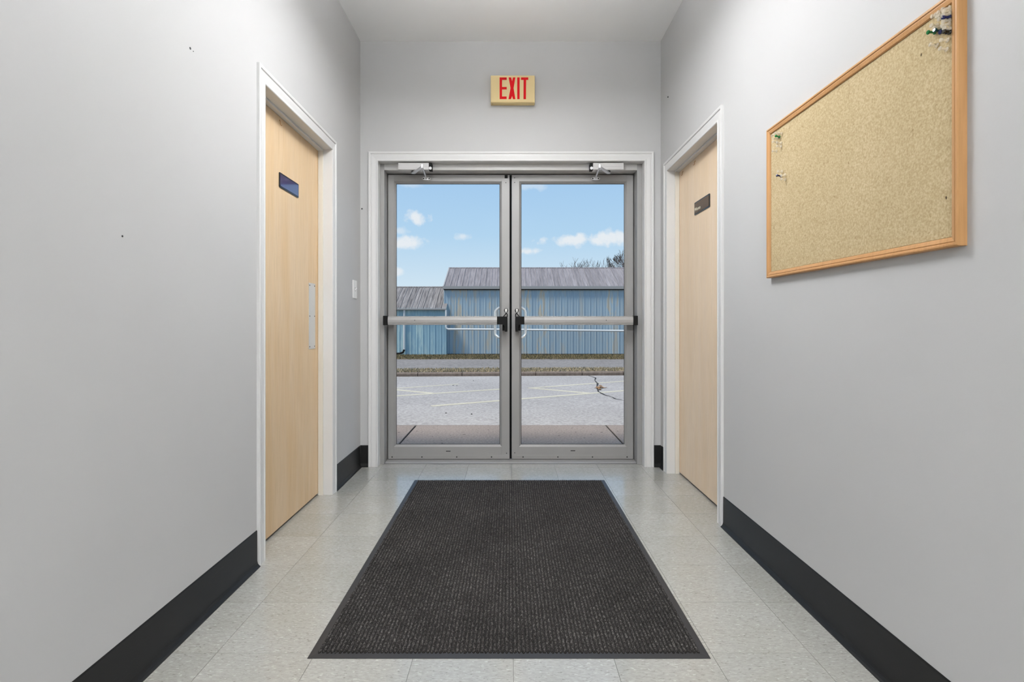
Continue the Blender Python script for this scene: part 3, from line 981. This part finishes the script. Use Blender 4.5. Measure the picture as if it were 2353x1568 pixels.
# ------------------------------------------------------------------ floor mat
def floor_mat():
    ax0, ax1, ay0, ay1 = -.6145, .608, 1.648, 3.512
    root = empty('floor_mat', ((ax0 + ax1) / 2, (ay0 + ay1) / 2, 0))
    tag(root, 'charcoal ribbed entrance mat with black rubber border on the tiles', 'floor mat')
    bw = .028
    C = [(ax0, ay0), (ax1, ay0), (ax1, ay1), (ax0, ay1)]
    I = [(ax0 + bw, ay0 + bw), (ax1 - bw, ay0 + bw), (ax1 - bw, ay1 - bw), (ax0 + bw, ay1 - bw)]
    mb = MB()
    v = [(x, y, 0.0002) for x, y in C] + [(x, y, .0016) for x, y in C] + [(x, y, .0034) for x, y in I] + [(x, y, .0002) for x, y in I]
    f = []
    for k in range(4):
        n = (k + 1) % 4
        f += [(k, n, 4 + n, 4 + k), (4 + k, 4 + n, 8 + n, 8 + k), (8 + k, 8 + n, 12 + n, 12 + k), (12 + k, 12 + n, n, k)]
    mb.add(v, f)
    mb.build('rubber_border', 'matrub', root)
    # ribbed pile: real ribs with uneven loops
    px0, px1, py0, py1 = ax0 + bw - .006, ax1 - bw + .006, ay0 + bw - .008, ay1 - bw + .012
    pitch = .0127
    nr = int((px1 - px0) / pitch)
    pitch = (px1 - px0) / nr
    ny = 420
    prof = ((0.02, .0025), (.22, .0062), (.5, .0086), (.78, .0062))
    vs, fs = [], []
    cols = nr * 4 + 1
    for j in range(ny + 1):
        y = py0 + (py1 - py0) * j / ny
        e = min(1.0, min(j, ny - j) / 2.0)
        for i in range(cols):
            r, k = divmod(i, 4)
            q, h = prof[k]
            x = px0 + (r + q) * pitch
            jit = R.uniform(-.0012, .0012)
            hh = h + (R.uniform(-.0016, .0012) if k else R.uniform(0, .0006))
            hh = .0004 + (hh - .0004) * (0.25 + .75 * e) if e < 1 else hh
            if i in (0, cols - 1):
                hh = .0022
            vs.append((x + jit * (1 if k else .3), y + R.uniform(-.001, .001) * (1 if 0 < j < ny else 2.0), hh))
    for j in range(ny):
        for i in range(cols - 1):
            a = j * cols + i
            fs.append((a, a + 1, a + cols + 1, a + cols))
    # skirt down to the floor
    def skirt(idx):
        k = len(vs)
        vs.extend([(vs[i][0], vs[i][1], .0004) for i in idx])
        for t in range(len(idx) - 1):
            fs.append((idx[t], k + t, k + t + 1, idx[t + 1]))
    skirt(list(range(cols)))
    skirt([ny * cols + i for i in range(cols)][::-1])
    skirt([j * cols for j in range(ny + 1)][::-1])
    skirt([j * cols + cols - 1 for j in range(ny + 1)])
    me = bpy.data.meshes.new('ribbed_pile')
    me.from_pydata(vs, [], fs)
    me.materials.append(M['pile'])
    o = bpy.data.objects.new('ribbed_pile', me)
    COL.objects.link(o)
    o.parent = root
    o.matrix_parent_inverse = root.matrix_basis.inverted()
    o['label'] = 'dark charcoal lengthwise ribs of carpet pile'
floor_mat()

# ------------------------------------------------------------------ added ceiling lights (unseen, above and behind the picture)
def added_ceiling_light(y, z, w, label, key):
    """square panel lamp; the hung one also shines up at the ceiling"""
    root = empty('ceiling_light', (0, y, ZC))
    tag(root, label, 'ceiling light')  # both ceiling lights are added and unseen
    t = .045
    hung = ZC - z - t > .02
    for a, b, c, d in ((-w, w, y - w, y - w + .02), (-w, w, y + w - .02, y + w), (-w, -w + .02, y - w + .02, y + w - .02), (w - .02, w, y - w + .02, y + w - .02)):
        box('lamp_frame', 'plastic_w', a, b, c, d, z, z + t, root)
    i = w - .0205
    box('diffuser', 'lamp_' + key + '_down', -i, i, y - i, y + i, z + .004, z + .010, root)
    if hung:
        box('back_panel', 'plastic_w', -i, i, y - i, y + i, z + .016, z + .028, root)
        box('upper_diffuser', 'lamp_' + key + '_up', -i, i, y - i, y + i, z + .032, z + .038, root)
        for sx in (-1, 1):
            for sy in (-1, 1):
                MB().tube([(sx * (w - .01), y + sy * (w - .01), z + t), (sx * (w - .01), y + sy * (w - .01), ZC)], .0015, 6).build('hanging_wire', 'steel', root)
added_ceiling_light(2.25, 2.66, .30, 'flat square panel light hung on wires over the entrance mat', 'a')
added_ceiling_light(-2.55, ZC - .0452, .50, 'large square panel light flush on the ceiling beside the back wall', 'b')

# ------------------------------------------------------------------ outside ground
def zg(d):
    pts = ((4.0, -.02), (5.5, -.02), (11.6, -.126), (11.6001, -.052), (12.9, -.092), (22, -.476), (28.5, -.667), (80, -1.0), (400, -2.0))
    for (a, za), (b, zb) in zip(pts, pts[1:]):
        if a <= d <= b:
            return za + (zb - za) * (d - a) / (b - a)
    return -1.0
def strip(name, m, d0, d1, x0_, x1_, label, cat, tilt=0.0, thick=.2, kind='structure'):
    mb = MB()
    P = lambda x, d, dz: (x, d + tilt * x, zg(d) + dz)
    top = [P(x0_, d0, 0) , P(x1_, d0, 0), P(x1_, d1, 0), P(x0_, d1, 0)]
    top = [(x, y, zg(d) if True else z) for (x, y, z), d in zip(top, (d0 + 1e-4, d0 + 1e-4, d1 - 1e-4, d1 - 1e-4))]
    mb.loft([(x, y, z - thick) for x, y, z in top], top)
    o = mb.build(name, m)
    tag(o, label, cat, kind=kind)
    return o
TILT = .065
# sidewalk of concrete slabs
sw = box('sidewalk', 'joint', -10.6, 10.6, YO + .002, 5.50, -.16, -.034)
struct(sw, 'tan concrete sidewalk of large slabs outside the glass doors', 'sidewalk')
sl = None
for k in range(-5, 6):
    cx = .010 + 1.918 * k
    if sl is None:
        sl = MB().box(-.951, .951, -.686, .686, -.014, 0).build('slab', 'concrete', None, .006)
        sl.parent = sw
        sl.location = (cx, 4.815, -.020)
    else:
        inst(sl, 'slab', (cx, 4.815, -.020), sw)
lot = MB().loft([(-30, 5.501, -.6), (30, 5.501, -.6), (30, 14, -.6), (-30, 14, -.6)],
                [(-30, 5.501, -.020), (30, 5.501, -.020), (30, 14, -.020 - .01738 * 8.5), (-30, 14, -.020 - .01738 * 8.5)])
lot = lot.build('parking_lot', 'asphalt')
struct(lot, 'pale bleached asphalt parking lot with faded yellow lines', 'parking lot')
def lotp(u, v):
    d = .9444 / ((v - VY) / F - .01738)
    return Vector(((u - VX) * d / F, d, -.020 - .01738 * (d - 5.5)))
def paint(a, b, w, m='line', nm='painted_line', hgt=.003):
    A, B = lotp(*a), lotp(*b)
    t = (B - A).normalized()
    n = Vector((-t.y, t.x, 0)).normalized() * w / 2
    q = [A - n, A + n, B + n, B - n]
    MB().loft([p - Vector((0, 0, .01)) for p in q], [p + Vector((0, 0, hgt)) for p in q]).build(nm, m, lot)
S6 = lambda x, y: (890 + x / 3.409, 580 + y / 3.409)
W = .10
paint(S6(350, 1206), S6(2300, 1050), W)
paint(S6(-400, 1157), S6(900, 1073), W)
paint(S6(1110, 1066), S6(2300, 978), W)
paint(S6(-400, 1100), S6(560, 1034), W * .8)
paint(S6(-100, 1062), S6(350, 1105), W)
paint(S6(1120, 1064), S6(1615, 1108), W)
# the crack across the far corner, with dry leaves caught in it
ck = [(1560, 962), (1632, 985), (1625, 1005), (1648, 1030), (1640, 1062), (1655, 1095), (1705, 1120), (1760, 1135), (1785, 1150), (1870, 1165)]
cv, cf = [], []
for i, p in enumerate(ck):
    q = lotp(*S6(*p))
    w = (.004, .016, .006, .018, .005, .014, .016, .005, .014, .003)[i]
    cv += [q + Vector((-w, w * .3, .0035)), q + Vector((w, -w * .3, .0035))]
    if i:
        cf.append((2 * i - 2, 2 * i - 1, 2 * i + 1, 2 * i))
MB().add(cv, cf).build('crack', 'crack', lot)
for k in range(9):
    q = lotp(*S6(1668 + R.gauss(0, 11), 1068 + R.gauss(0, 8)))
    a = R.uniform(0, 6.28)
    s_ = R.uniform(.05, .10)
    c_ = [(math.cos(a + t) * s_ * w, math.sin(a + t) * s_ * w, z) for t, w, z in ((0, 1, .02), (1.2, .5, .005), (2.4, .6, .012), (3.14, .9, .018), (4.0, .55, .004), (5.2, .6, .010))]
    MB().add([q + Vector(p) + Vector((0, 0, .004)) for p in c_], [tuple(range(6))]).build('dry_leaf', 'leaf', lot)
# a few dark bits on the asphalt
for x_, y_ in ((515, 1045), (545, 1047), (675, 1008), (460, 1262), (330, 1430), (660, 1270)):
    if y_ < 1350:
        q = lotp(*S6(x_, y_))
        MB().lathe([(.012, 0), (.011, .005), (.004, .008)], (0, 0, 1), (q.x, q.y, q.z), 6).build('pebble', 'crack', lot)

# kerb of concrete lengths
kb = MB().loft([(-16, 11.62 - 16 * TILT, -.3), (16, 11.62 + 16 * TILT, -.3), (16, 11.78 + 16 * TILT, -.3), (-16, 11.78 - 16 * TILT, -.3)],
               [(-16, 11.62 - 16 * TILT, -.07), (16, 11.62 + 16 * TILT, -.07), (16, 11.78 + 16 * TILT, -.07), (-16, 11.78 - 16 * TILT, -.07)]).build('kerb', 'joint')
struct(kb, 'low brown concrete kerb edging the parking lot', 'kerb')
kx = [-14.2, -12.4, -10.6, -8.8, -7.0, -5.2, -3.35, -1.95, -1.02, .55, 1.55, 2.45, 3.6, 4.95, 6.6, 8.4, 10.2, 12]
for a, b in zip(kx, kx[1:]):
    a, b = a + .006, b - .006
    y = lambda x, o: 11.60 + TILT * x + o
    prof = [(0, -.30), (0.0, -.075), (.012, -.056), (.03, -.050), (.19, -.050), (.19, -.30)]
    MB().loft([(a, y(a, o), z) for o, z in prof], [(b, y(b, o), z) for o, z in prof]).build('kerb_stone', 'kerb', kb)
g1 = MB().loft([(-30, 11.72 - 30 * TILT, -.5), (30, 11.72 + 30 * TILT, -.5), (30, 13.0 + 30 * TILT, -.5), (-30, 13.0 - 30 * TILT, -.5)],
               [(-30, 11.72 - 30 * TILT, -.056), (30, 11.72 + 30 * TILT, -.056), (30, 13.0 + 30 * TILT, -.10), (-30, 13.0 - 30 * TILT, -.10)]).build('verge', 'soil')
struct(g1, 'narrow verge of bare soil and dead grass behind the kerb', 'verge')
rd = MB().loft([(-40, 12.9 - 40 * TILT, -.9), (40, 12.9 + 40 * TILT, -.9), (40, 22.2, -.9), (-40, 22.2, -.9)],
               [(-40, 12.9 - 40 * TILT, -.094), (40, 12.9 + 40 * TILT, -.094), (40, 22.2, -.484), (-40, 22.2, -.484)]).build('road', 'road')
struct(rd, 'grey gravelly road between the verge and the blue barn', 'road')
g2 = MB().loft([(-60, 22, -1.5), (60, 22, -1.5), (60, 28.9, -1.5), (-60, 28.9, -1.5)],
               [(-60, 22, -.476), (60, 22, -.476), (60, 28.9, -.68), (-60, 28.9, -.68)]).build('lawn', 'soil')
struct(g2, 'strip of winter lawn in front of the blue barn', 'lawn')
g3 = MB().loft([(-200, 28.8, -3), (200, 28.8, -3), (200, 400, -3), (-200, 400, -3)],
               [(-200, 28.8, -.70), (200, 28.8, -.70), (200, 400, -.9), (-200, 400, -.9)]).build('ground', 'soil')
struct(g3, 'bare ground stretching behind the blue barn', 'ground')
def grass(name, m, n, fy, x0_, x1_, h0, h1, label):
    v, f = [], []
    for k in range(n):
        x = R.uniform(x0_, x1_)
        y, z = fy(x)
        a = R.uniform(0, 3.14)
        w = R.uniform(.012, .03)
        h = R.uniform(h0, h1)
        lx, ly = R.uniform(-.5, .5) * h, R.uniform(-.5, .5) * h
        b = len(v)
        v += [(x - math.cos(a) * w, y - math.sin(a) * w, z - .01), (x + math.cos(a) * w, y + math.sin(a) * w, z - .01), (x + lx, y + ly, z + h)]
        f.append((b, b + 1, b + 2))
    me = bpy.data.meshes.new(name)
    me.from_pydata(v, [], f)
    me.materials.append(M[m])
    o = bpy.data.objects.new(name, me)
    COL.objects.link(o)
    tag(o, label, 'grass', kind='stuff')
def fy1(x):
    t = R.random()
    return 11.80 + t * 1.25 + TILT * x + R.gauss(0, .06), -.056 - .040 * t
def fy2(x):
    t = R.random() ** .8
    return 21.9 + t * 5.6 + R.gauss(0, .1), -.472 - .0295 * t * 5.6
grass('dry_grass', 'grass_tan', 26000, fy1, -9, 9, .01, .05, 'tan dead grass along the kerb')
grass('lawn_grass', 'grass_green', 30000, fy2, -14, 16, .02, .09, 'dull green winter grass at the foot of the barn')

# ------------------------------------------------------------------ blue barn
def panel_mesh(name, w, h, m, rib=.022, prof=None):
    """vertical siding sheet: origin at lower left, faces -y, rises along z"""
    pr = [(0, 0), (.018, -rib), (.045, -rib), (.063, 0), (w * .60, 0), (w * .60 + .012, -rib * .35), (w * .60 + .034, -rib * .35), (w * .60 + .046, 0), (w, 0), (w, .012), (0, .012)]
    mb = MB().loft([(x, y, 0) for x, y in pr], [(x, y, h) for x, y in pr])
    me = mb.mesh(name)
    me.materials.append(M[m])
    return me
def shared(name, me, loc, parent, rot=(0, 0, 0)):
    o = bpy.data.objects.new(name, me)
    COL.objects.link(o)
    o.parent = parent
    o.matrix_parent_inverse = parent.matrix_basis.inverted()
    o.location = loc
    o.rotation_euler = rot
    return o
PWD = .305
def barn(name, xa, n, yf, zbase, zeave, yr, zr, wallm, roofm, label, cat, over=.12, left_end=True, right_end=False):
    xb = xa + n * PWD
    root = empty(name, ((xa + xb) / 2, yf, zbase))
    tag(root, label, cat)
    wm = panel_mesh('siding_panel', PWD, zeave - zbase + .06, wallm)
    for k in range(n):
        shared('siding_panel', wm, (xa + k * PWD, yf, zbase), root)
    # inner body with gable ends and back
    yb = 2 * yr - yf
    A = [(xa + .01, yf + .013, zbase), (xa + .01, yb, zbase), (xa + .01, yb, zeave), (xa + .01, yr, zr - .05), (xa + .01, yf + .013, zeave)]
    B = [(xb - .01, y, z) for _, y, z in A]
    MB().loft(A, B).build('gable_walls', wallm, root)
    ang = math.atan2(zr - zeave, yr - yf)
    ln = math.hypot(yr - yf, zr - zeave) + over / math.cos(ang)
    rm = panel_mesh('roof_sheet', PWD, ln, roofm, .030)
    # lay the sheet: its z axis runs up the slope
    ye, ze = yf - over, zeave - over * math.tan(ang) + .05
    for k in range(n):
        shared('roof_sheet', rm, (xa + k * PWD, ye, ze), root, (-(math.pi / 2 - ang), 0, 0))
    MB().loft([(xa, yr, zr + .04), (xa, yb + over, zeave - .02), (xa, yb + over, zeave - .04), (xa, yr, zr + .0)],
              [(xb, yr, zr + .04), (xb, yb + over, zeave - .02), (xb, yb + over, zeave - .04), (xb, yr, zr + .0)]).build('back_roof', roofm, root)
    MB().tube([(xa - .02, yr, zr + .05), (xb, yr, zr + .05)], .05, 6).build('ridge_cap', roofm, root)
    return root, ye, ze, ang, xb
b1, ye, ze, ang, xb1 = barn('barn', -3.47, 48, 28.5, -.672, 2.86, 31.0, 4.06, 'blue', 'roof', 'tall faded blue metal barn with grey ribbed roof across the road', 'barn', over=.10)
box('fascia', 'fascia', -3.52, xb1, ye - .045, ye - .005, ze - .105, ze + .045, b1, label='pale grey fascia board under the roof edge')
box('drip_edge', 'blk', -3.47, xb1, ye - .01, 28.47, ze - .15, ze - .105, b1)  # black strip standing in for the shadow under the eave
box('foundation', 'joint', -3.45, xb1, 28.46, 28.498, -.80, -.63, b1)
MB().loft([(-3.50, ye - .03, ze - .10), (-3.50, ye - .03, ze + .05), (-3.50, 31.0, 4.13), (-3.50, 31.0, 3.97)],
          [(-3.45, ye - .03, ze - .10), (-3.45, ye - .03, ze + .05), (-3.45, 31.0, 4.13), (-3.45, 31.0, 3.97)]).build('rake_board', 'fascia', b1)
n2 = 30
b2, ye2, ze2, ang2, xb2 = barn('shed', -3.285 - n2 * PWD, n2, 28.0, -.69, 1.70, 30.4, 2.93, 'blue2', 'roof2', 'low faded blue shed with streaked metal roof beside the tall barn', 'shed', over=.10)
box('gutter', 'fascia', xb2 - n2 * PWD, xb2 + .03, ye2 - .10, ye2 - .005, ze2 - .045, ze2 + .03, b2, .01, label='pale gutter along the shed roof edge')
# downspouts
def pipe(root, pts, r, nm, m='pipe', label=None):
    MB().tube(pts, r, 8).build(nm, m, root, label=label)
xg = xb2 + .005
dp = empty('drain_pipe', (xg, ye2 - .06, .6))
tag(dp, 'white drain pipe dropping from the shed gutter and running along the barn wall', 'pipe')
pipe(dp, [(xg, ye2 - .05, ze2 - .04), (xg + .01, ye2 - .06, ze2 - .25), (xg + .01, ye2 - .06, .78), (xg + .04, ye2 - .06, .70), (xg + .12, ye2 - .06, .665),
          (0.0, ye2 - .06, .645), (xb1, ye2 - .06, .52)], .05, 'pipe_run')
xq = (929 - VX) * 27.9 / F
pipe(b2, [(xq, 27.9, ze2 - .03), (xq, 27.9, -.38)], .055, 'downspout', label='white downspout')
pipe(b2, [(xq, 27.9, -.38), (xq - .06, 27.86, -.52), (xq - .22, 27.82, -.58), (xq - .7, 27.75, -.60)], .055, 'downspout_foot', 'blk', label='black corrugated outlet')
box('foundation', 'joint', xb2 - n2 * PWD, xb2, 27.96, 27.998, -.80, -.66, b2)

# ------------------------------------------------------------------ bare trees beyond the barn
def tree(x, y, top, r, levels, label, spread=.55, seed=1):
    rr = random.Random(seed)
    root = empty('bare_tree', (x, y, -.85))
    tag(root, label, 'tree', 'bare trees behind the barn')
    tr, tw = MB(), MB()
    def grow(p, d, ln, rad, lv):
        pts, rads = [p], [rad]
        q = p
        dd = d
        for k in range(3):
            dd = (dd + Vector((rr.gauss(0, .10), rr.gauss(0, .10), rr.uniform(-.02, .06)))).normalized()
            q = q + dd * ln / 3
            pts.append(q)
            rads.append(rad * (1 - .14 * (k + 1)))
        (tr if lv >= levels - 1 else tw).tube(pts, rads, 5 if lv > 1 else 3, False)
        if lv == 0:
            return
        for k in range(rr.choice((2, 3, 3))):
            ax = Vector((rr.gauss(0, 1), rr.gauss(0, 1), 0)).normalized()
            nd = (dd + ax * rr.uniform(.5, 1.1) * spread + Vector((0, 0, .25))).normalized()
            grow(pts[-1] if k < 2 else pts[2], nd, ln * rr.uniform(.62, .85), max(rad * .6, .012), lv - 1)
    grow(Vector((0, 0, 0)), Vector((0, 0, 1)), 2.2, r, levels)
    k = (top + .95) / max(p[2] for p in tw.v)                     # scale the crown to its real height
    for mb in (tr, tw):
        mb.v = [(x + p[0] * k, y + p[1] * k, -.95 + p[2] * k) for p in mb.v]
    tr.build('trunk', 'bark', root)
    tw.build('branches', 'bark', root)
tree(8.45, 42, 7.5, .13, 7, 'largest bare branching tree rising above the barn roof', .6, 3)
tree(7.0, 60, 8.2, .12, 5, 'small bare treetop just clearing the barn ridge', .7, 5)
tree(7.1, 75, 9.6, .12, 5, 'small bare treetop just clearing the barn ridge', .7, 11)
tree(10.0, 67, 8.8, .12, 5, 'small bare treetop just clearing the barn ridge', .7, 8)
